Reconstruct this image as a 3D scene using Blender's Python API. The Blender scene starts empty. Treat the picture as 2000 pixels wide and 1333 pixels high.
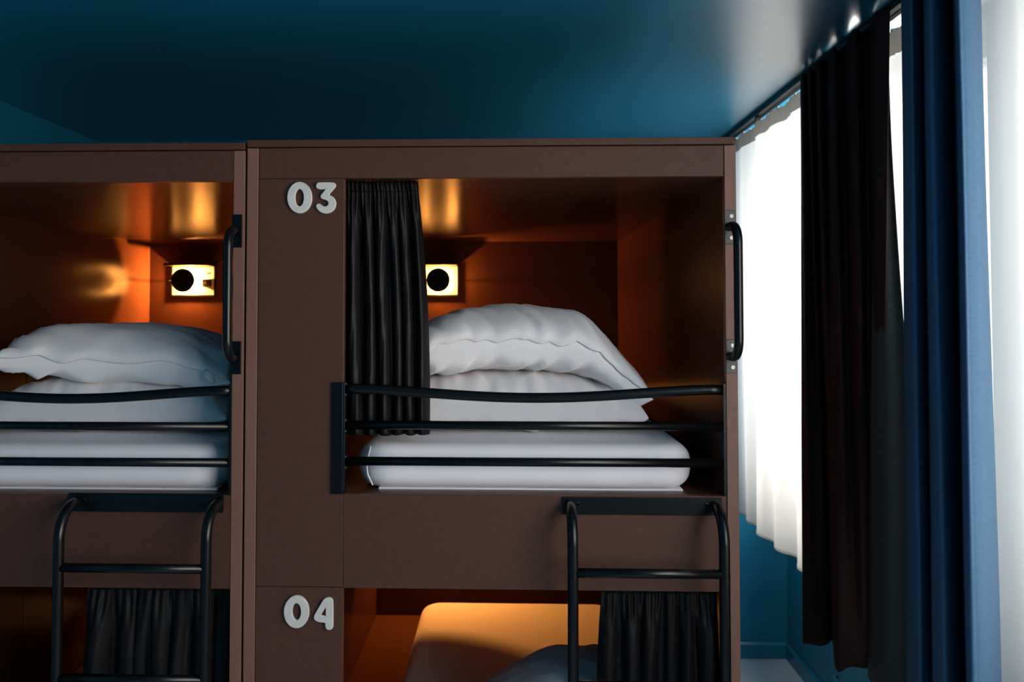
import bpy, bmesh, math, random
from mathutils import Vector, Matrix, Euler, noise

random.seed(7)
S = bpy.context.scene
C = S.collection

# ------------------------------------------------------------------ camera
FPX = 1666.0                       # focal length in pixels of the 2000 px wide frame
CAM = Vector((0.0, -2.133, 1.68))
YAW, PITCH = math.radians(1.9), math.radians(1.83)
VPX, VPY = 987.0, 608.0            # where lines along +Y vanish
ROT = Euler((math.pi / 2 + PITCH, 0, YAW), 'XYZ').to_matrix()
_d = ROT.transposed() @ Vector((0, 1, 0))
PPX = VPX - FPX * _d.x / -_d.z
PPY = VPY + FPX * _d.y / -_d.z
cam_data = bpy.data.cameras.new('camera')
cam = bpy.data.objects.new('camera', cam_data)
C.objects.link(cam)
cam.location = CAM
cam.rotation_euler = (math.pi / 2 + PITCH, 0, YAW)
cam_data.sensor_width = 36.0
cam_data.lens = FPX / 2000 * 36.0
cam_data.shift_x = (1000 - PPX) / 2000
cam_data.shift_y = (PPY - 666.5) / 2000
cam_data.clip_start = 0.05
cam_data.dof.use_dof = True
cam_data.dof.focus_distance = 2.13
cam_data.dof.aperture_fstop = 4.0
S.camera = cam

# ------------------------------------------------------------------ light and exposure
S.view_settings.view_transform = 'Standard'
S.view_settings.look = 'None'
S.view_settings.gamma = 1.0
S.view_settings.use_curve_mapping = False
S.view_settings.exposure = 0.0
SKY = 9.5
world = bpy.data.worlds.new('overcast_sky')
S.world = world
world.use_nodes = True
bg = world.node_tree.nodes['Background']
bg.inputs[0].default_value = (1.0, 0.965, 0.925, 1)
bg.inputs[1].default_value = SKY
LAMP_W = 40.0
LAMP_COL = (1.0, 0.36, 0.065)

# room measures
WX, LX = 1.365, -2.065             # window wall, left wall
BY, FY = 2.10, -4.3                # back wall, wall behind the camera
CZ = 2.54
WIN = [(0.31, 2.0, 0.86, 2.52), (-3.4, -0.15, 0.90, 2.52)]   # y0, y1, z0, z1
for wname, (y0, y1, z0, z1) in zip(('window_back_sky', 'window_right_offscreen'), WIN):
    ld = bpy.data.lights.new(wname, 'AREA')
    ld.shape = 'RECTANGLE'
    ld.size, ld.size_y = z1 - z0, y1 - y0
    ld.cycles.is_portal = True
    lo = bpy.data.objects.new(wname, ld)
    lo.location = (WX + 0.26, (y0 + y1) / 2, (z0 + z1) / 2)
    lo.rotation_euler = (0, math.pi / 2, 0)
    C.objects.link(lo)


def ray(px, py):
    return ROT @ Vector(((px - PPX) / FPX, -(py - PPY) / FPX, -1.0))


def aty(px, py, y=0.0):            # point of the plane Y = y behind a pixel
    d = ray(px, py)
    return CAM + d * ((y - CAM.y) / d.y)


def atx(px, py, x):                # point of the plane X = x behind a pixel
    d = ray(px, py)
    return CAM + d * ((x - CAM.x) / d.x)


def fx(px, y=0.0, py=608):
    return aty(px, py, y).x


def fz(py, y=0.0, px=960):
    return aty(px, py, y).z


# ------------------------------------------------------------------ materials
def lin(c):
    r = []
    for v in c:
        v /= 255.0
        r.append(v / 12.92 if v <= 0.04045 else ((v + 0.055) / 1.055) ** 2.4)
    return (*r, 1.0)


def mat(name, col, rough=0.5, spec=0.5, metal=0.0, var=0.0, vscale=30.0, stretch=(1, 1, 1),
        bump=0.0, bscale=200.0, bstretch=(1, 1, 1), sheen=0.0, coat=0.0):
    m = bpy.data.materials.new(name)
    m.use_nodes = True
    nt = m.node_tree
    b = nt.nodes['Principled BSDF']
    b.inputs['Base Color'].default_value = lin(col)
    b.inputs['Roughness'].default_value = rough
    b.inputs['Specular IOR Level'].default_value = spec
    b.inputs['Metallic'].default_value = metal
    b.inputs['Sheen Weight'].default_value = sheen
    b.inputs['Coat Weight'].default_value = coat
    b.inputs['Coat Roughness'].default_value = 0.28
    tc = nt.nodes.new('ShaderNodeTexCoord')

    def tex(scale, st, detail=4):
        mp = nt.nodes.new('ShaderNodeMapping')
        mp.inputs['Scale'].default_value = st
        nt.links.new(tc.outputs['Object'], mp.inputs[0])
        n = nt.nodes.new('ShaderNodeTexNoise')
        n.inputs['Scale'].default_value = scale
        n.inputs['Detail'].default_value = detail
        nt.links.new(mp.outputs[0], n.inputs['Vector'])
        return n
    if var:
        n = tex(vscale, stretch)
        r = nt.nodes.new('ShaderNodeMapRange')
        r.inputs[1].default_value, r.inputs[2].default_value = 0.3, 0.7
        r.inputs[3].default_value, r.inputs[4].default_value = 1 - var, 1 + var
        nt.links.new(n.outputs[0], r.inputs[0])
        mx = nt.nodes.new('ShaderNodeVectorMath')
        mx.operation = 'SCALE'
        mx.inputs[0].default_value = lin(col)[:3]
        nt.links.new(r.outputs[0], mx.inputs['Scale'])
        nt.links.new(mx.outputs[0], b.inputs['Base Color'])
    if bump:
        n = tex(bscale, bstretch)
        bp = nt.nodes.new('ShaderNodeBump')
        bp.inputs['Strength'].default_value = bump
        bp.inputs['Distance'].default_value = 0.004
        nt.links.new(n.outputs[0], bp.inputs['Height'])
        nt.links.new(bp.outputs[0], b.inputs['Normal'])
    return m


M = {}
M['ceiling'] = mat('ceiling_paint', (24, 118, 152), 0.30, 1.0, coat=0.6, bump=0.03, bscale=14)
M['wall'] = mat('teal_wall_paint', (24, 118, 152), 0.45, 0.5, var=0.03, vscale=5, bump=0.03, bscale=300)
M['floor'] = mat('floor_vinyl', (176, 192, 202), 0.5, 0.4, var=0.05, vscale=8)
M['base'] = mat('teal_gloss_paint', (24, 118, 152), 0.3)
M['wood'] = mat('brown_panel', (78, 48, 37), 0.48, 0.30, var=0.10, vscale=60, stretch=(1, 1, 1), bump=0.05, bscale=400)
M['wood_in'] = mat('brown_panel_inside', (78, 48, 37), 0.2, 0.07, var=0.06, vscale=40)
M['edge'] = mat('brown_panel_edge', (122, 84, 70), 0.5, 0.4, var=0.10, vscale=30, stretch=(8, 8, 0.6))
M['metal'] = mat('black_powder_coat', (9, 9, 10), 0.28, 0.35)
M['steel'] = mat('grey_steel_plate', (74, 74, 72), 0.45, 0.5, metal=0.6)
M['screw'] = mat('screw_steel', (150, 150, 145), 0.3, metal=0.9)
M['felt'] = mat('offwhite_felt', (214, 208, 202), 0.95, 0.1, var=0.10, vscale=700, bump=0.5, bscale=900)
M['linen'] = mat('white_cotton', (238, 235, 240), 0.85, 0.2, sheen=0.2, bump=0.06, bscale=30, bstretch=(1, 3, 1))
M['linen2'] = mat('white_pillow_cotton', (240, 235, 234), 0.85, 0.2, sheen=0.2, bump=0.10, bscale=22, bstretch=(3, 1, 1))
M['bunkcloth'] = mat('black_satin_cloth', (17, 16, 17), 0.5, 0.2, sheen=0.0, bump=0.06, bscale=500)
M['brown'] = mat('dark_brown_cloth', (76, 50, 45), 0.85, 0.2, var=0.12, vscale=60, stretch=(1, 1, 6), bump=0.15, bscale=500)
M['blue'] = mat('blue_weave_cloth', (80, 114, 144), 0.8, 0.2, var=0.10, vscale=60, stretch=(1, 1, 8), bump=0.2, bscale=300, bstretch=(1, 1, 4))
M['lining'] = mat('grey_lining_cloth', (92, 95, 92), 0.8, 0.2)
M['track'] = mat('black_track', (24, 26, 30), 0.35)
M['frame'] = mat('white_window_frame', (225, 225, 222), 0.4)
M['plate'] = mat('lamp_plate', (205, 202, 196), 0.5)
M['clear'] = mat('clear_clip', (215, 220, 222), 0.3)


def sheer_mat(name='sheer_voile', tcol=(0.86, 0.84, 0.80, 1), trans=0.08):
    m = bpy.data.materials.new(name)
    m.use_nodes = True
    nt = m.node_tree
    nt.nodes.remove(nt.nodes['Principled BSDF'])
    out = nt.nodes['Material Output']
    tr = nt.nodes.new('ShaderNodeBsdfTranslucent')
    tr.inputs[0].default_value = tcol
    df = nt.nodes.new('ShaderNodeBsdfDiffuse')
    df.inputs[0].default_value = (0.86, 0.84, 0.80, 1)
    tp = nt.nodes.new('ShaderNodeBsdfTransparent')
    a = nt.nodes.new('ShaderNodeMixShader')
    a.inputs[0].default_value = 0.66
    b = nt.nodes.new('ShaderNodeMixShader')
    b.inputs[0].default_value = trans
    nt.links.new(tr.outputs[0], a.inputs[1])
    nt.links.new(df.outputs[0], a.inputs[2])
    nt.links.new(a.outputs[0], b.inputs[1])
    nt.links.new(tp.outputs[0], b.inputs[2])
    nt.links.new(b.outputs[0], out.inputs[0])
    return m


def glass_mat():
    m = bpy.data.materials.new('window_glass')
    m.use_nodes = True
    nt = m.node_tree
    nt.nodes.remove(nt.nodes['Principled BSDF'])
    out = nt.nodes['Material Output']
    tp = nt.nodes.new('ShaderNodeBsdfTransparent')
    gl = nt.nodes.new('ShaderNodeBsdfGlossy')
    gl.inputs['Roughness'].default_value = 0.02
    mx = nt.nodes.new('ShaderNodeMixShader')
    mx.inputs[0].default_value = 0.06
    nt.links.new(tp.outputs[0], mx.inputs[1])
    nt.links.new(gl.outputs[0], mx.inputs[2])
    nt.links.new(mx.outputs[0], out.inputs[0])
    return m


def emit_mat(name, col, st):
    m = bpy.data.materials.new(name)
    m.use_nodes = True
    b = m.node_tree.nodes['Principled BSDF']
    b.inputs['Base Color'].default_value = (*col, 1)
    b.inputs['Emission Color'].default_value = (*col, 1)
    b.inputs['Emission Strength'].default_value = st
    return m


M['sheer'] = sheer_mat()
M['tape'] = sheer_mat('cream_heading_tape', (0.34, 0.32, 0.29, 1), 0.0)
M['glass'] = glass_mat()
M['bulb'] = emit_mat('lamp_bulb', LAMP_COL, 8.0)


# ------------------------------------------------------------------ builders
def link(name, me, m, parent=None, smooth=False):
    o = bpy.data.objects.new(name, me)
    C.objects.link(o)
    if m is not None and not me.materials:
        me.materials.append(m)
    if smooth:
        for p in me.polygons:
            p.use_smooth = True
    if parent is not None:
        o.parent = parent
        o.matrix_parent_inverse = Matrix.Translation(-world_loc(parent))
    return o


def world_loc(o):
    # objects here carry no rotation; meshes sit at the origin, empties at their base
    return Vector(o.get('_base', (0, 0, 0)))


def empty(name, loc, label, cat, group=None):
    o = bpy.data.objects.new(name, None)
    C.objects.link(o)
    o.location = loc
    o.empty_display_size = 0.05
    o['_base'] = tuple(loc)
    return tag(o, label, cat, group)


def tag(o, label, cat, group=None):
    o['label'] = label
    o['category'] = cat
    if group:
        o['group'] = group
    return o


def struct(o, label=None):
    o['kind'] = 'structure'
    if label:
        o['label'] = label
    return o


def add_box(bm, x0, x1, y0, y1, z0, z1):
    vs = [bm.verts.new((x, y, z)) for x in (x0, x1) for y in (y0, y1) for z in (z0, z1)]
    for f in ((0, 1, 3, 2), (4, 6, 7, 5), (0, 4, 5, 1), (2, 3, 7, 6), (0, 2, 6, 4), (1, 5, 7, 3)):
        bm.faces.new([vs[i] for i in f])


def box(name, b, m, parent=None, bevel=0.0015, seg=2):
    bm = bmesh.new()
    add_box(bm, *b)
    if bevel:
        bmesh.ops.bevel(bm, geom=bm.edges[:], offset=bevel, segments=seg, affect='EDGES', profile=0.5)
    bmesh.ops.recalc_face_normals(bm, faces=bm.faces[:])
    me = bpy.data.meshes.new(name)
    bm.to_mesh(me)
    bm.free()
    return link(name, me, m, parent)


def boxes(name, bs, m, parent=None):
    bm = bmesh.new()
    for b in bs:
        add_box(bm, *b)
    bmesh.ops.recalc_face_normals(bm, faces=bm.faces[:])
    me = bpy.data.meshes.new(name)
    bm.to_mesh(me)
    bm.free()
    return link(name, me, m, parent)


def tube_mesh(name, pts, r, seg=14):
    pts = [Vector(p) for p in pts]
    n = len(pts)
    tang = []
    for i in range(n):
        t = (pts[min(i + 1, n - 1)] - pts[max(i - 1, 0)]).normalized()
        tang.append(t)
    ref = Vector((0, 0, 1)) if abs(tang[0].z) < 0.9 else Vector((1, 0, 0))
    u = tang[0].cross(ref).normalized()
    vs, fs = [], []
    for i in range(n):
        u = (u - tang[i] * u.dot(tang[i])).normalized()
        w = tang[i].cross(u)
        for k in range(seg):
            a = 2 * math.pi * k / seg
            vs.append(pts[i] + (u * math.cos(a) + w * math.sin(a)) * r)
    for i in range(n - 1):
        for k in range(seg):
            k2 = (k + 1) % seg
            fs.append((i * seg + k, i * seg + k2, (i + 1) * seg + k2, (i + 1) * seg + k))
    fs.append(tuple(range(seg - 1, -1, -1)))
    fs.append(tuple((n - 1) * seg + k for k in range(seg)))
    me = bpy.data.meshes.new(name)
    me.from_pydata([tuple(v) for v in vs], [], fs)
    me.polygons.foreach_set('use_smooth', [len(p.vertices) == 4 for p in me.polygons])
    return me


def tube(name, pts, r, m, parent=None, seg=14):
    return link(name, tube_mesh(name, pts, r, seg), m, parent)


def arc(c, r, a0, a1, e1, e2, n=8):
    c, e1, e2 = Vector(c), Vector(e1), Vector(e2)
    return [c + e1 * (r * math.cos(a0 + (a1 - a0) * i / n)) + e2 * (r * math.sin(a0 + (a1 - a0) * i / n)) for i in range(n + 1)]


def disc(name, c, r, th, m, parent=None, seg=32, bev=0.0):
    # a coin facing -Y, front at c.y - th
    bm = bmesh.new()
    bmesh.ops.create_cone(bm, cap_ends=True, segments=seg, radius1=r, radius2=r, depth=th,
                          matrix=Matrix.Translation((c[0], c[1] - th / 2, c[2])) @ Matrix.Rotation(math.pi / 2, 4, 'X'))
    if bev:
        bmesh.ops.bevel(bm, geom=[e for e in bm.edges if len(e.link_faces) == 2 and any(len(f.verts) > 4 for f in e.link_faces)],
                        offset=bev, segments=2, affect='EDGES')
    me = bpy.data.meshes.new(name)
    bm.to_mesh(me)
    bm.free()
    return link(name, me, m, parent)


def solidify(o, t):
    md = o.modifiers.new('thickness', 'SOLIDIFY')
    md.thickness = t
    md.offset = 0.0
    return o


# ------------------------------------------------------------------ the room
struct(box('floor', (LX - .1, WX + .26, FY - .1, BY + .1, -0.1, 0), M['floor'], bevel=0))
struct(box('ceiling', (LX - .1, WX + .26, FY - .1, BY + .1, CZ, CZ + .1), M['ceiling'], bevel=0))
struct(box('wall_back', (LX - .1, WX, BY, BY + .1, 0, CZ), M['wall'], bevel=0))
struct(box('wall_left', (LX - .1, LX, FY, BY, 0, CZ), M['wall'], bevel=0))
struct(box('wall_front', (LX - .1, WX, FY - .1, FY, 0, CZ), M['wall'], bevel=0))
T = 0.24
wb = []
ys = FY
for (y0, y1, z0, z1) in sorted(WIN):
    wb.append((WX, WX + T, ys, y0, 0, CZ))
    wb.append((WX, WX + T, y0, y1, 0, z0))
    wb.append((WX, WX + T, y0, y1, z1, CZ))
    ys = y1
wb.append((WX, WX + T, ys, BY, 0, CZ))
struct(boxes('wall_right', wb, M['wall']))


def baseboard(name, along, a0, a1, w, s):
    # profile: 75 mm board with a bevelled top
    prof = [(0, 0), (0.014, 0), (0.014, 0.066), (0.006, 0.076), (0, 0.076)]
    bm = bmesh.new()
    rows = []
    for a in (a0, a1):
        row = []
        for (d, z) in prof:
            row.append(bm.verts.new((w + s * d, a, z) if along == 'y' else (a, w + s * d, z)))
        rows.append(row)
    n = len(prof)
    for k in range(n):
        bm.faces.new((rows[0][k], rows[0][(k + 1) % n], rows[1][(k + 1) % n], rows[1][k]))
    bm.faces.new(rows[0])
    bm.faces.new(rows[1][::-1])
    bmesh.ops.recalc_face_normals(bm, faces=bm.faces[:])
    me = bpy.data.meshes.new(name)
    bm.to_mesh(me)
    bm.free()
    return struct(link(name, me, M['base']))


baseboard('baseboard_back', 'x', 0.64, WX, BY, -1)
baseboard('baseboard_right', 'y', FY, BY, WX, -1)
baseboard('baseboard_left', 'y', FY, BY, LX, 1)
struct(box('trim_1', (WX - .022, WX + .01, 0.30, 1.13, 0.07, 0.825), M['wall'], bevel=0.002))

for i, (y0, y1, z0, z1) in enumerate(WIN):
    fw = 0.055
    xa, xb = WX + .12, WX + .18
    w = struct(boxes('window_%d' % (i + 1), [
        (xa, xb, y0, y1, z0, z0 + fw), (xa, xb, y0, y1, z1 - fw, z1),
        (xa, xb, y0, y0 + fw, z0 + fw, z1 - fw), (xa, xb, y1 - fw, y1, z0 + fw, z1 - fw)], M['frame']))
    nn = 2 if i == 0 else 4
    step = (y1 - y0 - 2 * fw) / nn
    for k in range(nn):
        ya = y0 + fw + k * step
        box('pane', (xa + .026, xa + .032, ya, ya + step, z0 + fw, z1 - fw), M['glass'], w, bevel=0)
        if k:
            box('mullion', (xa, xb, ya - .03, ya + .03, z0 + fw, z1 - fw), M['frame'], w)
    box('window_sill', (WX - .03, WX + .12, y0 - .02, y1 + .02, z0 - .03, z0), M['frame'], w, bevel=0.003)

# two small heating pipes on the wall under the window
for k, z in enumerate((0.178, 0.150)):
    y1 = 1.47 - 0.05 * k
    p = tube('heating_pipe', [(WX - .002, y1, z), (WX - .018, y1 - .004, z), (WX - .024, y1 - .02, z), (WX - .024, 1.128, z)], 0.0065, M['base'], seg=10)
    tag(p, 'thin teal-painted pipe along the foot of the window wall, %s of the pair' % ('upper' if k == 0 else 'lower'), 'pipe', 'pipes along the window wall')

# ------------------------------------------------------------------ bunk beds
TH = 0.0285
Y1 = 2.05
RL, RR = fx(480.5), fx(1440)                # right bunk
LR = fx(476)
LL = -1.785                                 # left bunk outer left
ZT = fz(271, px=960)                        # top of right bunk
ZTB = fz(286)
ZLB = fz(346.5)
ZS = fz(967)
ZFB = fz(1153)
STR = fx(671.5)                             # right edge of the number panel
DZ = -0.006
LOWZ = 0.21                                 # lower platform
print('bunk', RL, RR, LR, ZT, ZTB, ZLB, ZS, ZFB, STR)


def make_bunk(xl, xr, dz, label):
    e = empty('bunk_bed', ((xl + xr) / 2, 0, 0), label, 'bunk bed', 'bunk bed units')
    xi0, xi1 = xl + TH, xr - TH
    ztb, zlb, zs, zfb = ZTB + dz, ZLB + dz, ZS + dz, ZFB + dz
    box('top_board', (xl, xr, -0.003, Y1, ztb + .0015, ZT + dz), M['wood'], e)
    for (a, b) in ((xl, xi0), (xi1, xr)):
        box('edge_strip', (a, b, 0.0, 0.022, 0, ztb - .001), M['edge'], e, bevel=.0012)
        box('side_panel', (a, b, 0.0225, 0.95, 0, ztb - .001), M['wood_in'], e, bevel=.001)
        box('side_panel', (a, b, 0.9525, Y1, 0, ztb - .001), M['wood_in'], e, bevel=.001)
    st = xi0 + (STR - RL - TH)
    g = .0012
    box('lintel_board', (xi0 + g, xi1 - g, .002, .024, zlb, ztb - .0005), M['wood'], e)
    box('number_panel', (xi0 + g, st, .002, .024, zfb + .002, zlb - .0008), M['wood'], e)
    box('number_panel', (xi0 + g, st, .002, .024, 0.0, zfb + .001), M['wood'], e)
    box('fascia_board', (st + .0004, xi1 - g, .002, .024, zfb, zs), M['wood'], e)
    box('kick_board', (st + .0004, xi1 - g, .002, .024, 0, LOWZ + .03), M['wood'], e)
    box('ceiling_panel', (xi0, xi1, .0245, Y1 - .026, zlb + .003, zlb + .02), M['wood_in'], e)
    box('upper_platform', (xi0, xi1, .0245, Y1 - .026, zs - .03, zs - .002), M['wood_in'], e)
    box('lower_ceiling_panel', (xi0, xi1, .0245, Y1 - .026, zfb + .004, zfb + .02), M['wood_in'], e)
    box('lower_platform', (xi0, xi1, .0245, Y1 - .026, LOWZ - .02, LOWZ), M['wood_in'], e)
    box('back_panel', (xi0, xi1, Y1 - .025, Y1, 0, ztb - .001), M['wood_in'], e)

    # guard rail of three tubes
    za, zb = ZS + dz + fz(748) - fz(967), zs
    gr = box('guard_rail_bracket', (st - .028, st - .0005, -.005, .002, zb, za), M['metal'], e, bevel=.001)
    box('bracket_return', (st - .0005, st + .004, -.005, .03, zb, za), M['metal'], gr, bevel=.0008)
    gb = box('guard_rail_bracket', (xi1 - .008, xi1 - .0005, .0, .034, zb, za), M['metal'], e, bevel=.001)
    x0, x1 = st + .003, xi1 - .004
    yr = .013
    n = 28
    zt = fz(761.5) + dz
    pts = []
    for i in range(n + 1):
        t = i / n
        s = math.sin(math.pi * min(1, max(0, (t - .03) / .94))) ** 1.5
        pts.append((x0 + (x1 - x0) * t, yr, zt - .0215 * s))
    tube('guard_rail', pts, .0128, M['metal'], e)
    for py in (833, 904.5):
        z = fz(py) + dz
        tube('guard_rail', [(x0, yr, z), (x1, yr, z)], .0112, M['metal'], e)
    for py in (761.5, 833, 904.5):
        z = fz(py) + dz
        for s in (-1, 1):
            disc('bolt', (x0 + .004, -.0005, z + s * .0135), .0022, .003, M['screw'], gr, 10)

    # grab handle on the right-hand edge
    hx = (xi1 + xr) / 2 - (.002 if xr > 0 else .004)
    plates = ((fz(413) + dz, fz(478) + dz), (fz(663) + dz, fz(728) + dz))
    w = .0135
    zz = []
    for (t, b) in plates:
        pl = box('handle_plate', (hx - w, hx + w, -.004, .0, b, t), M['steel'] if xr > 0 else M['metal'], e, bevel=.0012)
        zz.append((t + b) / 2)
        for s in (-1, 1):
            disc('screw', (hx + .003, -.004, (t + b) / 2 + s * .027), .0048, .002, M['screw'] if xr > 0 else M['metal'], pl, 16)
    ht, hb = zz
    rr, dp = .045, .072
    path = [Vector((hx - .003, -.002, ht)), Vector((hx - .002, -.03, ht))]
    path += arc((hx, -dp + rr, ht - rr), rr, math.pi / 2, math.pi, (0, 1, 0), (0, 0, 1), 8)
    path += arc((hx, -dp + rr, hb + rr), rr, math.pi, 1.5 * math.pi, (0, 1, 0), (0, 0, 1), 8)
    path += [Vector((hx - .002, -.03, hb)), Vector((hx - .003, -.002, hb))]
    tube('grab_handle', path, .0112, M['metal'], e)
    return e, xi0, xi1, st


bunkR, rx0, rx1, rst = make_bunk(RL, RR, 0.0, 'dark brown two-tier bunk unit with raised numbers 03 and 04 on its front')
bunkL, lx0, lx1, lst = make_bunk(LL, LR, DZ, 'dark brown two-tier bunk unit without numbers in view, next to the left wall')


# raised felt digits
def chaikin(p, n=2):
    for _ in range(n):
        q = []
        for i in range(len(p)):
            a, b = p[i], p[(i + 1) % len(p)]
            q.append((a[0] * .75 + b[0] * .25, a[1] * .75 + b[1] * .25))
            q.append((a[0] * .25 + b[0] * .75, a[1] * .25 + b[1] * .75))
        p = q
    return p


def ell(cx, cy, rx, ry, n=48):
    return [(cx + rx * math.cos(2 * math.pi * k / n), cy + ry * math.sin(2 * math.pi * k / n)) for k in range(n)]


def digit(name, loops, ox, oy, sc, parent):
    cu = bpy.data.curves.new(name, 'CURVE')
    cu.dimensions = '2D'
    cu.fill_mode = 'BOTH'
    cu.extrude = .003
    cu.bevel_depth = .0016
    cu.bevel_resolution = 2
    cu.offset = -.0014
    for lp in loops:
        sp = cu.splines.new('POLY')
        sp.points.add(len(lp) - 1)
        for k, (x, y) in enumerate(lp):
            w = aty(ox + x / sc, oy + y / sc, 0.002)
            sp.points[k].co = (w.x, w.z, 0, 1)
        sp.use_cyclic_u = True
    tmp = bpy.data.objects.new('tmp_digit', cu)
    C.objects.link(tmp)
    dg = bpy.context.evaluated_depsgraph_get()
    me = bpy.data.meshes.new_from_object(tmp.evaluated_get(dg))
    bpy.data.objects.remove(tmp)
    me.name = name
    # curve XY -> world XZ, facing -Y
    for v in me.vertices:
        x, y, z = v.co
        v.co = (x, -z - .0026, y)
    me.materials.clear()
    o = link(name, me, M['felt'], parent)
    o['label'] = 'raised off-white felt digit'
    return o


THREE = [(950, 400), (975, 350), (1020, 330), (1360, 330), (1410, 360), (1418, 410), (1390, 460), (1235, 632), (1300, 640),
         (1370, 690), (1415, 770), (1422, 860), (1390, 960), (1310, 1040), (1190, 1070), (1080, 1050), (1000, 990), (950, 910),
         (955, 865), (1000, 833), (1050, 840), (1085, 870), (1120, 900), (1180, 902), (1232, 870), (1246, 820), (1225, 770),
         (1170, 740), (1110, 730), (1065, 700), (1053, 655), (1080, 610), (1205, 460), (1150, 495), (1010, 495), (960, 460)]
FOUR = [(1060, 420), (1110, 398), (1170, 402), (1225, 440), (1240, 490), (1240, 1020), (1225, 1075), (1180, 1100), (1120, 1095),
        (1080, 1060), (1070, 1000), (1075, 938), (950, 935), (870, 905), (825, 860), (825, 800), (850, 750), (1000, 490), (1030, 440)]
digit('digit_zero', [ell(563, 690, 290, 370), ell(560, 690, 105, 205)[::-1]], 540, 330, 12.12, bunkR)
digit('digit_three', [chaikin(THREE)], 540, 330, 12.12, bunkR)
digit('digit_zero', [ell(448, 710, 272, 352), ell(450, 705, 95, 185)[::-1]], 540, 1130, 11.1, bunkR)
digit('digit_four', [chaikin(FOUR), [(1085, 600), (1082, 795), (972, 795), (985, 765)][::-1]], 540, 1130, 11.1, bunkR)


# ------------------------------------------------------------------ ladders
def make_ladder(pxl, pxr, pyt, pyb, tl, tr_, label):
    x0, x1 = fx(pxl, 0, 985), fx(pxr, 0, 985)
    z1, z0 = fz(pyt, 0, (pxl + pxr) / 2), fz(pyb, 0, (pxl + pxr) / 2)
    e = empty('bunk_ladder', ((x0 + x1) / 2, -.09, 0), label, 'ladder', 'black tube ladders on the bunks')
    pl = box('mounting_plate', (x0, x1, -.005, .002, z0, z1), M['metal'], e, bevel=.001)
    a, b = fx(tl, 0, 985), fx(tr_, 0, 985)
    zt = (z0 + z1) / 2 + .002
    dp, rr, r = .090, .075, .0128
    for x in (a, b):
        path = [Vector((x, -.003, zt)), Vector((x, -dp + rr, zt))]
        path += arc((x, -dp + rr, zt - rr), rr, math.pi / 2, math.pi, (0, 1, 0), (0, 0, 1), 12)[1:]
        path += [Vector((x, -dp, .55)), Vector((x, -dp, .012))]
        tube('ladder_rail', path, r, M['metal'], e, 18)
        tube('rubber_foot', [(x, -dp, 0), (x, -dp, .03)], r + .003, M['metal'], e, 18)
        for s in (-1, 1):
            disc('bolt', (x + .02 * (1 if x == a else -1), -.005, zt + .004 + s * .000), .004, .003, M['screw'], pl, 12)
    zr = fz(1118, -dp)
    while zr > .1:
        tube('rung', [(a, -dp, zr), (b, -dp, zr)], .0112, M['metal'], e)
        zr -= .263
    return e


make_ladder(1099, 1409, 972, 1006, 1113, 1396, 'black tube ladder fixed to the bunk with the numbers 03 and 04')
make_ladder(136, 437, 963, 1000, 152, 428, 'black tube ladder fixed to the bunk without numbers in view')


# ------------------------------------------------------------------ reading lamps
def make_lamp(cx, zc, sw, label, watt=LAMP_W):
    yb = Y1 - .025
    e = empty('reading_lamp', (cx, yb, zc), label, 'lamp', 'bunk reading lamps')
    w, h = .105, .071
    box('back_plate', (cx - w, cx + w, yb - .004, yb, zc - h, zc + h), M['plate'], e, bevel=.003)
    box('hood', (cx - w, cx + w, yb - .118, yb, zc + h, zc + h + .010), M['metal'], e)
    box('lower_lip', (cx - w - .006, cx + w + .006, yb - .006, yb, zc - h - .010, zc - h), M['metal'], e)
    for s in (-1, 1):
        box('side_lip', (cx + s * w - (.006 if s < 0 else 0), cx + s * w + (.006 if s > 0 else 0), yb - .006, yb, zc - h, zc + h), M['metal'], e)
    dx = cx - sw * .016
    d = disc('shade_disc', (dx, yb - .094, zc), .057, .004, M['metal'], e, 48)
    tube('stem', [(dx, yb - .095, zc), (dx, yb - .060, zc)], .004, M['metal'], d, 10)
    tube('wire', [(dx - sw * .08, yb - .092, zc), (dx + sw * .09, yb - .092, zc)], .0016, M['metal'], e, 8)
    for k in (-.08, .09):
        tube('wire_post', [(dx + sw * k, yb - .093, zc), (dx + sw * k, yb - .002, zc)], .0014, M['metal'], e, 8)
    sx = cx + sw * .073
    s_ = box('switch_block', (sx - .02, sx + .02, yb - .030, yb - .003, zc - .030, zc + .008), M['steel'], e, bevel=.003)
    disc('switch_knob', (sx, yb - .03, zc - .008), .007, .008, M['screw'], s_, 16)
    disc('screw', (sx, yb - .004, zc + .035), .004, .002, M['metal'], e, 12)
    bl = disc('bulb', (dx, yb - .004, zc), .016, .006, M['bulb'], e, 20)
    ld = bpy.data.lights.new('reading_light', 'POINT')
    ld.energy = watt
    ld.color = LAMP_COL
    ld.shadow_soft_size = .007
    lo = bpy.data.objects.new('reading_light', ld)
    C.objects.link(lo)
    lo.parent = e
    lo.location = (dx - cx, -.019, 0)
    return e


yl = Y1 - .025
LXc = fx(377, yl)
RXc = fx(857, yl) - .012
zl = fz(548.5, yl)
make_lamp(LXc, zl, 1, 'lit wall lamp with round black disc above pillows, switch right of the disc')
make_lamp(RXc, zl, -1, 'lit wall lamp with round black disc half hidden by the black bunk curtain', LAMP_W * .6)
make_lamp(LXc, zl - (ZS - LOWZ) + .02, 1, 'lit wall lamp at the back of the lower bunk without numbers', LAMP_W * .25)
make_lamp(RXc, zl - (ZS - LOWZ) + .02, -1, 'lit wall lamp at the back of the lower bunk numbered 04', LAMP_W * .6)


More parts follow.
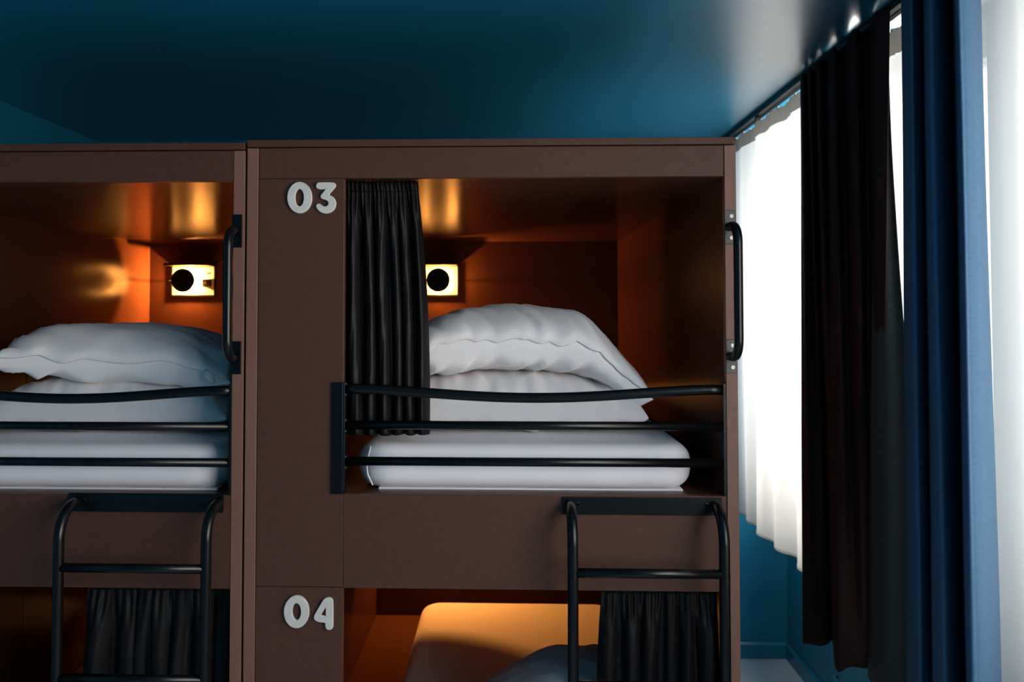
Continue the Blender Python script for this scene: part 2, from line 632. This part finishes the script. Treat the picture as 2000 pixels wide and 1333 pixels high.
# ------------------------------------------------------------------ mattresses
def soft_box(name, b, r, rx, m, parent=None, amp=.003, seed=0.0, crown=.01):
    x0, x1, y0, y1, z0, z1 = b
    nx, ny, nz = 44, 70, 12
    c = Vector(((x0 + x1) / 2, (y0 + y1) / 2, (z0 + z1) / 2))
    hx, hy, hz = (x1 - x0) / 2, (y1 - y0) / 2, (z1 - z0) / 2
    bm = bmesh.new()
    cache = {}

    def V(i, j, k):
        key = (i, j, k)
        if key in cache:
            return cache[key]
        def ease(t, n, h):          # cluster rows near the ends
            return math.sin((2 * t / n - 1) * math.pi / 2) * h
        x, y, z = ease(i, nx, hx), ease(j, ny, hy), ease(k, nz, hz)
        # round the section: a = nearness to the side, b = nearness to top or bottom
        e = min(hx - abs(x), hy - abs(y))
        a_, b_ = r - e, abs(z) - (hz - r)
        if a_ > 0 and b_ > 0:
            L, nrm = max(a_, b_), math.hypot(a_, b_)
            a2, b2 = a_ * L / nrm, b_ * L / nrm
            z = math.copysign(hz - r + b2, z)
            e2 = r - a2
            if hx - abs(x) <= e2:
                x = math.copysign(hx - e2, x)
            if hy - abs(y) <= e2:
                y = math.copysign(hy - e2, y)
        p = Vector((x, y, z))
        q = Vector((max(-hx + rx, min(hx - rx, x)), max(-hy + rx, min(hy - rx, y)), 0))
        d = Vector((x - q.x, y - q.y, 0))
        if abs(d.x) > 1e-9 and abs(d.y) > 1e-9:
            d = d.normalized() * max(abs(d.x), abs(d.y))
            p.x, p.y = q.x + d.x, q.y + d.y
        if p.z > 0:
            p.z += crown * (1 - (p.x / hx) ** 2) * (1 - (p.y / hy) ** 2)
        w = c + p
        nz_ = noise.noise(Vector((w.x * 5 + seed, w.y * 5, w.z * 5)))
        n2 = noise.noise(Vector((w.x * 34 + w.z * 25 + seed, w.y * 30, w.z * 14)))
        fr = 1.0 if p.z < hz * .2 else .35
        w += (p.normalized()) * (amp * nz_ + amp * .35 * n2 * fr)
        v = bm.verts.new(w)
        cache[key] = v
        return v
    for i in range(nx):
        for j in range(ny):
            for k in (0, nz):
                bm.faces.new((V(i, j, k), V(i + 1, j, k), V(i + 1, j + 1, k), V(i, j + 1, k)))
    for i in range(nx):
        for k in range(nz):
            for j in (0, ny):
                bm.faces.new((V(i, j, k), V(i + 1, j, k), V(i + 1, j, k + 1), V(i, j, k + 1)))
    for j in range(ny):
        for k in range(nz):
            for i in (0, nx):
                bm.faces.new((V(i, j, k), V(i, j + 1, k), V(i, j + 1, k + 1), V(i, j, k + 1)))
    bmesh.ops.recalc_face_normals(bm, faces=bm.faces[:])
    me = bpy.data.meshes.new(name)
    bm.to_mesh(me)
    bm.free()
    return link(name, me, m, parent, smooth=True)


def make_mattress(x0, x1, zb, th, y1, label, seed, y0=.045):
    e = empty('mattress', ((x0 + x1) / 2, (y0 + y1) / 2, zb), label, 'mattress', 'mattresses in the bunks')
    soft_box('sheet', (x0, x1, y0, y1, zb + .002, zb + th), .045, .09, M['linen'], e, seed=seed)
    # corner seam of the fitted sheet
    xs = x0 + .035
    pts = [(xs + .012, y0 + .012, zb + .012), (xs, y0 + .006, zb + .04), (xs - .002, y0 + .004, zb + th * .5), (xs, y0 + .008, zb + th - .035),
           (xs + .003, y0 + .03, zb + th - .008)]
    tube('sheet_seam', pts, .0022, M['linen'], e, 6)
    # hanging sheet corner tucked under the mattress
    box('tucked_sheet', (x0 + .06, x1 - .03, .070, y1 - .1, zb - .001, zb + .004), M['linen'], e, bevel=.001)
    return e


MT = .116
mx0, mx1 = fx(693, .05), fx(1358, .05)
make_mattress(mx0, mx1, ZS - .002, MT, 1.96, 'white sheeted mattress of the upper bunk numbered 03', 1.3)
make_mattress(lx1 - .030 - (mx1 - mx0) - .06, lx1 - .030, ZS - .002 + DZ, MT, 1.96, 'white sheeted mattress of the upper bunk without numbers', 5.1)
make_mattress(fx(700, .05), mx1, LOWZ, .15, 1.80, 'sheeted mattress glowing orange under the lamp in bunk 04', 9.4)
make_mattress(lx1 - .030 - (mx1 - mx0), lx1 - .030, LOWZ, .15, 1.80, 'sheeted mattress in the dark lower bunk behind a black curtain', 3.4)


# ------------------------------------------------------------------ pillows
def pillow_grid(cx, cy, zb, w, d, h, seam=.5, rot=0.0, seed=0.0, wr=.006, deform=None, nu=90, nv=60, off=0.0, sag=0.0, dirn=(1.0, .35)):
    def P(u, v, side):
        au, av = abs(u), abs(v)
        x = w / 2 * u * (1 - .05 * (1 - av ** 2))
        y = d / 2 * v * (1 - .07 * (1 - au ** 2))
        p = max(0.0, (1 - au ** 2.6) * (1 - av ** 2.6)) ** .42
        zs = h * seam - sag * (au ** 3 * .6 + av ** 3 * .4)
        z = zs + (h * (1 - seam) * p if side > 0 else -h * seam * p)
        # creases pulled from the corners and the long edges
        q = x * dirn[0] + y * dirn[1]
        t = -x * dirn[1] + y * dirn[0]
        n1 = noise.noise(Vector((q * 16 + seed, t * 4.5, seed)))
        n2 = noise.noise(Vector((q * 38 + 7 + seed, t * 9, seed * 2)))
        n3 = noise.noise(Vector((x * 5 + seed, y * 5, 3.1)))
        rg = (1 - abs(n1)) ** 3 - .4
        amp = wr * (.55 + .7 * max(au ** 2, av ** 2)) * min(1, p * 3 + .25)
        z += side * (amp * (rg * .9 + n2 * .5) + .008 * n3 * p)
        z += side * off
        if off:
            y += off * (v < 0) * -max(0, av - .5)
        if deform:
            x, y, z = deform(u, v, x, y, z, side)
        c, s = math.cos(rot), math.sin(rot)
        return Vector((cx + x * c - y * s, cy + x * s + y * c, zb + z))
    return P


def pillow_mesh(name, P, m, parent, nu=96, nv=64):
    def e_(t):
        return math.sin(t * math.pi / 2) if True else t
    us = [e_(2 * i / nu - 1) for i in range(nu + 1)]
    vs_ = [e_(2 * j / nv - 1) for j in range(nv + 1)]
    bm = bmesh.new()
    grids = {}
    for side in (1, -1):
        g = {}
        for i, u in enumerate(us):
            for j, v in enumerate(vs_):
                if side < 0 and (i in (0, nu) or j in (0, nv)):
                    g[i, j] = grids[1][i, j]
                else:
                    g[i, j] = bm.verts.new(P(u, v, side))
        grids[side] = g
        for i in range(nu):
            for j in range(nv):
                f = (g[i, j], g[i + 1, j], g[i + 1, j + 1], g[i, j + 1])
                bm.faces.new(f if side > 0 else f[::-1])
    me = bpy.data.meshes.new(name)
    bm.to_mesh(me)
    bm.free()
    return link(name, me, m, parent, smooth=True)


def pillow_flap(name, P, m, parent, v0, v1, lift=.007, u0=-.97, u1=.97, n=80, k=26, wob=.05, seed=0.0):
    # the open end of the pillowcase: a second layer over the top, ending in a hem
    bm = bmesh.new()
    g = {}
    for i in range(n + 1):
        u = u0 + (u1 - u0) * i / n
        va = v0 + wob * noise.noise(Vector((u * 2.4 + seed, seed, 0)))
        for j in range(k + 1):
            v = va + (v1 - va) * j / k
            a = P(u, v, 1)
            b = P(u + .004, v, 1)
            c = P(u, v + .004, 1)
            nn = (b - a).cross(c - a).normalized()
            g[i, j] = bm.verts.new(a + nn * lift * (1.0 if j < k - 2 else .2))
    for i in range(n):
        for j in range(k):
            bm.faces.new((g[i, j], g[i + 1, j], g[i + 1, j + 1], g[i, j + 1]))
    me = bpy.data.meshes.new(name)
    bm.to_mesh(me)
    bm.free()
    o = link(name, me, m, parent, smooth=True)
    md = o.modifiers.new('thickness', 'SOLIDIFY')
    md.thickness = .005
    md.offset = -1
    return o


def sm(a, b, t):
    t = max(0, min(1, (t - a) / (b - a)))
    return t * t * (3 - 2 * t)


def make_pillow(label, cx, cy, zb, w, d, h, flap=None, **kw):
    e = empty('pillow', (cx, cy, zb), label, 'pillow', 'white bunk pillows')
    P = pillow_grid(cx, cy, zb, w, d, h, **kw)
    pillow_mesh('pillowcase', P, M['linen2'], e)
    if flap:
        kw['wr'] *= .8
        P2 = pillow_grid(cx, cy, zb, w, d, h, **kw)
        pillow_flap('case_flap', P2, M['linen2'], e, **flap)
    return e, P


ZM = ZS + MT - .002 + .006
make_pillow('flat white pillow on the mattress of bunk 03, under a plumper pillow', .016, .43, ZM - .004, .735, .50, .172, seam=.42, seed=2.0, wr=.011, sag=.02, dirn=(1, .1))


def droop(u, v, x, y, z, side):
    z -= .115 * sm(.45, 1.0, u) + .012 * sm(.2, 1.0, -v) + .02 * sm(.4, 1, -u)
    z += .016 * math.exp(-((u + .05) / .5) ** 2)
    return x, y, z


make_pillow('plump white pillow drooping at one end on top of the stack in bunk 03', .035, .43, ZM + .152, .73, .47, .178,
            flap=dict(v0=-.986, v1=.3, seed=1.0, lift=.009, wob=.010), seam=.40, seed=11.0, wr=.017, deform=droop, dirn=(.8, .6))

make_pillow('flat white pillow on the upper mattress without numbers, underneath another pillow', -1.12, .43, ZM + DZ - .004, .72, .50, .170, seam=.42, seed=21.0, wr=.008, sag=.02, dirn=(1, .4))


def droop2(u, v, x, y, z, side):
    z -= .030 * sm(.3, 1.0, u) + .02 * sm(.5, 1, -v)
    z += .02 * sm(.2, 1, -u)
    return x, y, z


eL, PL = make_pillow('white pillow with a loose tie tag, topmost on the upper bunk without numbers', -1.092, .42, ZM + DZ + .142, .675, .46, .150,
                     flap=dict(v0=-.988, v1=.2, seed=4.0, lift=.010, wob=.008), seam=.36, seed=31.0, wr=.018, deform=droop2, dirn=(.35, .95))
# the loose tie tag
tp = aty(402, 722, .165)
me = bpy.data.meshes.new('tie_tag')
tv, tf = [], []
for i in range(9):
    t = i / 8
    ww = .004 + .008 * math.sin(math.pi * min(1, t * 1.05)) ** .7
    c = tp + Vector((.026 * t, -.012 * math.sin(t * 2), -.036 * t))
    tv += [tuple(c + Vector((-ww, 0, -ww * .4))), tuple(c + Vector((ww, -.003, ww * .4)))]
    if i:
        k = 2 * i
        tf.append((k - 2, k - 1, k + 1, k))
me.from_pydata(tv, [], tf)
solidify(link('tie_tag', me, M['linen2'], eL, smooth=True), .002)

ZM2 = LOWZ + .15
make_pillow('flat pillow on the orange-lit mattress of bunk 04, underneath another pillow', .11, .36, ZM2, .70, .46, .165, seam=.42, seed=41.0, wr=.008, sag=.02, dirn=(.6, .8))


def droop3(u, v, x, y, z, side):
    z -= .09 * sm(.1, 1.0, -u) + .03 * sm(.5, 1, u)
    return x, y, z


make_pillow('shadowed pillow bulging on top of the stack in bunk 04', .20, .36, ZM2 + .150, .58, .44, .175, seam=.40, seed=51.0, wr=.010,
            deform=droop3, dirn=(.7, .7))


# ------------------------------------------------------------------ cloth
def spline(pts, n):
    # Catmull-Rom through tuples
    out = []
    L = len(pts)
    for s in range(n + 1):
        t = s / n * (L - 1)
        i = min(int(t), L - 2)
        f = t - i
        p0, p1, p2, p3 = pts[max(i - 1, 0)], pts[i], pts[i + 1], pts[min(i + 2, L - 1)]
        out.append(tuple(.5 * (2 * b + (c - a) * f + (2 * a - 5 * b + 4 * c - d) * f * f + (3 * b - a - 3 * c + d) * f ** 3)
                         for a, b, c, d in zip(p0, p1, p2, p3)))
    return out


def cloth(name, F, nu, nv, m, parent=None, thick=0.0):
    vs, fs = [], []
    for i in range(nu + 1):
        for j in range(nv + 1):
            vs.append(tuple(F(i / nu, j / nv)))
    for i in range(nu):
        for j in range(nv):
            a = i * (nv + 1) + j
            fs.append((a, a + 1, a + nv + 2, a + nv + 1))
    me = bpy.data.meshes.new(name)
    me.from_pydata(vs, [], fs)
    o = link(name, me, m, parent, smooth=True)
    if thick:
        solidify(o, thick)
    return o


def bunk_curtain(label, xa0, xa1, xb0, xb1, zt, zb, y, folds, seed, amp=.017, hem=.012):
    rnd = random.Random(seed)
    e = empty('bunk_curtain', ((xa0 + xa1) / 2, y, zb), label, 'curtain', 'black bunk curtains')
    ph = [rnd.uniform(-.5, .5) for _ in range(40)]

    # irregular fold positions along the cloth
    cuts = [0.0]
    for _ in range(int(folds)):
        cuts.append(cuts[-1] + rnd.uniform(.55, 1.45))
    cuts = [c / cuts[-1] for c in cuts]
    lean = [rnd.uniform(-.035, .035) for _ in cuts]

    def F(u, v):
        x = (xa0 + (xa1 - xa0) * u) * (1 - v) + (xb0 + (xb1 - xb0) * u) * v
        w = min(.9999, max(0.0, u + .010 * noise.noise(Vector((u * 5, v * 1.3, seed))) * sm(0, .2, v)))
        i = 0
        while i < len(cuts) - 2 and w >= cuts[i + 1]:
            i += 1
        wd = cuts[i + 1] - cuts[i]
        t = (w - cuts[i]) / wd
        a = amp * (.7 + .6 * abs(ph[i])) * min(1.3, wd * folds)
        # soft rounded front, narrow crease behind
        big = 1 - 2 * abs(2 * t - 1) ** (2.2 + ph[i])
        tight = math.sin(2 * math.pi * (u * folds * 2.7 + ph[3])) * .30 + .25 * noise.noise(Vector((u * 40, v * 14, seed)))
        gather = math.exp(-((v - .05) / .03) ** 2)
        k = .25 + .75 * sm(.03, .30, v)
        f = -a * (big * k + tight * (1 - sm(.03, .22, v)))
        f *= 1 - .5 * gather
        f += .010 * noise.noise(Vector((u * 7 + seed, v * 3.0, 1.0)))
        f += .002 * noise.noise(Vector((u * 26 + v * 5 + seed, v * 5, 2.0)))
        xx = x + lean[i] * .35 * math.sin(math.pi * v) + .003 * noise.noise(Vector((u * 4, v * 2, seed + 9))) * sm(0, .2, v)
        z = zt + (zb - zt) * v
        if v > .98:
            z += hem * .5 * noise.noise(Vector((u * 5, seed, 0)))
        return (xx, y + f, z)
    cloth('curtain_cloth', F, int(folds * 26), 70, M['bunkcloth'], e, .0018)

    def H(u, v):
        x, yy, z = F(u, .0 + .045 * v)
        return (x, yy - .0025, z)
    cloth('heading_tape', H, int(folds * 26), 3, M['bunkcloth'], e, .001)
    return e


yc = .068
bunk_curtain('black gathered bunk curtain pushed beside the number 03', fx(672, yc, 400), fx(815, yc, 400), fx(676, yc, 800), fx(838, yc, 840),
             ZLB + .002, fz(851, yc), yc, 6.5, 3)
bunk_curtain('black gathered curtain behind the ladder of lower bunk 04', fx(1176, yc, 1180), fx(1399, yc, 1180), fx(1168, yc, 1333), fx(1402, yc, 1333),
             ZFB + .003, LOWZ + .155, yc, 6.5, 8, amp=.015)
bunk_curtain('black gathered curtain in the lower bunk without numbers', fx(172, yc, 1160), lx1 - .004, fx(150, yc, 1333), lx1 - .004,
             ZFB + DZ + .003, LOWZ + .155, yc, 7.0, 14, amp=.016)

# ceiling tracks and window curtains
XT = 1.085
tk = empty('curtain_track', (XT, -1, CZ), 'black double curtain track on the ceiling along the windows', 'curtain track')
box('channel', (XT - .012, XT + .010, -2.6, BY, CZ - .022, CZ + .002), M['track'], tk, bevel=.002)
box('channel', (XT + .018, XT + .036, -2.6, BY, CZ - .018, CZ + .002), M['track'], tk, bevel=.002)
for k in range(5):
    yk = 1.55 - .02 * k if k < 2 else 1.45 - .35 * k
    box('stopper', (XT - .008, XT + .006, yk, yk + .012, CZ - .034, CZ - .02), M['track'], tk, bevel=.002)



def sheer(label, y0, y1, zt, zb, folds, seed, amp0=.010, amp1=.03, XS=1.118):
    e = empty('sheer_curtain', (XS, (y0 + y1) / 2, zb), label, 'sheer curtain', 'white sheer curtains at the windows')

    def F(u, v):
        yy = y0 + (y1 - y0) * u
        k = u * folds
        w = 1 - v
        a = amp0 + (amp1 - amp0) * sm(.1, 1, v)
        f = a * (math.sin(2 * math.pi * k + 1.2 * noise.noise(Vector((u * 5, v * .6, seed)))) * .7
                 + .5 * math.sin(2 * math.pi * k * .43 + seed))
        f += .007 * noise.noise(Vector((u * folds * 4, v * .8, seed + 5))) * (1 - .5 * v)
        return (XS + .012 + f, yy + .3 * a * math.cos(2 * math.pi * k) * v, zt + (zb - zt) * v)
    cloth('voile', F, int(folds * 14), 50, M['sheer'], e)

    def H(u, v):
        x, yy, z = F(u, v * .034)
        return (x - .003 + .004 * math.sin(u * folds * 60), yy, z)
    cloth('heading_tape', H, int(folds * 40), 2, M['tape'], e)

    def B(u, v):
        x, yy, z = F(u, 1 - v * .006)
        return (x - .002, yy, z)
    cloth('hem', B, int(folds * 14), 2, M['sheer'], e)
    n = int((y1 - y0) / .07)
    for k in range(n):
        u = (k + .5) / n
        x, yy, z = F(u, 0)
        box('glider', (x - .004, x + .004, yy - .006, yy + .006, z - .004, CZ - .014), M['clear'], e, bevel=0)
    return e


sheer('white sheer curtain with a gathered heading behind the bunk and brown curtain', .80, 2.092, CZ - .020, .70, 5.5, 2.0)
sheer('white sheer curtain hanging beside the blue curtain', -.85, .55, CZ - .020, .30, 6, 6.0, amp0=.014, amp1=.026, XS=1.15)


def window_curtain(name, label, cols, rows, zt, zbs, m, nu, nv=60):
    """cols: plan points (pixel at top, X at top, pixel at bottom, X at bottom) of the folds."""
    e = empty(name, (1.05, atx(cols[0][0], 608, 1.05).y, .5), label, 'curtain')
    sp = spline(cols, nu)

    def F(u, v):
        a, xa, b, xb = sp[min(nu, int(round(u * nu)))]
        px = a + (b - a) * rows(v)
        X = xa + (xb - xa) * v
        yy = atx(px, 608, X).y
        zb = zbs(u)
        n = noise.noise(Vector((u * 14, v * 2.5, 4.0)))
        return (X + .004 * n, yy, zt + (zb - zt) * v)
    cloth('curtain_cloth', F, nu, nv, m, e, .003)
    return e, F


bc = [(1569, 1.085, 1560, 1.0), (1573, 1.05, 1574, 1.02), (1580, 1.08, 1592, 1.05), (1587, 1.05, 1608, 1.085), (1596, 1.09, 1617, 1.11), (1606, 1.05, 1621, 1.06),
      (1618, 1.09, 1628, 1.035), (1634, 1.045, 1645, 1.07), (1652, 1.095, 1662, 1.10), (1675, 1.04, 1680, 1.13), (1700, 1.095, 1696, 1.16), (1722, 1.045, 1699, 1.17),
      (1747, 1.06, 1701, 1.15)]
eb, FB = window_curtain('brown_curtain', 'dark brown opaque curtain hanging between sheer and blue curtain', bc, lambda v: v ** 1.15, CZ - .020,
                        lambda u: .56 + .003 * math.sin(u * 23), M['brown'], 150)


def LF(u, v):                       # the grey lining that shows beside the brown cloth
    rp = spline([(1742,), (1746,), (1756,), (1768,), (1772,), (1770,), (1762,)], 60)[min(60, int(v * 60))][0]
    lp = 1715 - 30 * v
    px = lp + (rp - lp) * u
    X = 1.108 - .012 * math.sin(u * 5) + .01 * u
    p = atx(px, 608, X)
    return (X, p.y, CZ - .03 + (.56 - CZ + .03) * v)


cloth('curtain_lining', LF, 24, 60, M['lining'], eb, .0015)

uc = [(1771, 1.09, 1757, 1.10), (1774, 1.03, 1764, 1.03), (1788, 1.0, 1782, 1.0), (1803, 1.035, 1800, 1.035), (1811, 1.065, 1806, 1.06), (1815, 1.03, 1811, 1.01),
      (1826, .98, 1828, .97), (1842, 1.0, 1846, .995), (1860, 1.05, 1862, 1.05), (1869, 1.10, 1872, 1.10), (1873, 1.05, 1876, 1.04), (1879, .965, 1884, .955),
      (1890, .968, 1897, .96), (1908, 1.0, 1918, .995), (1922, 1.045, 1938, 1.05), (1926, 1.09, 1945, 1.10)]
window_curtain('blue_curtain', 'blue woven curtain hanging in deep folds between two sheers', uc, lambda v: v, CZ - .024, lambda u: .12, M['blue'], 170)
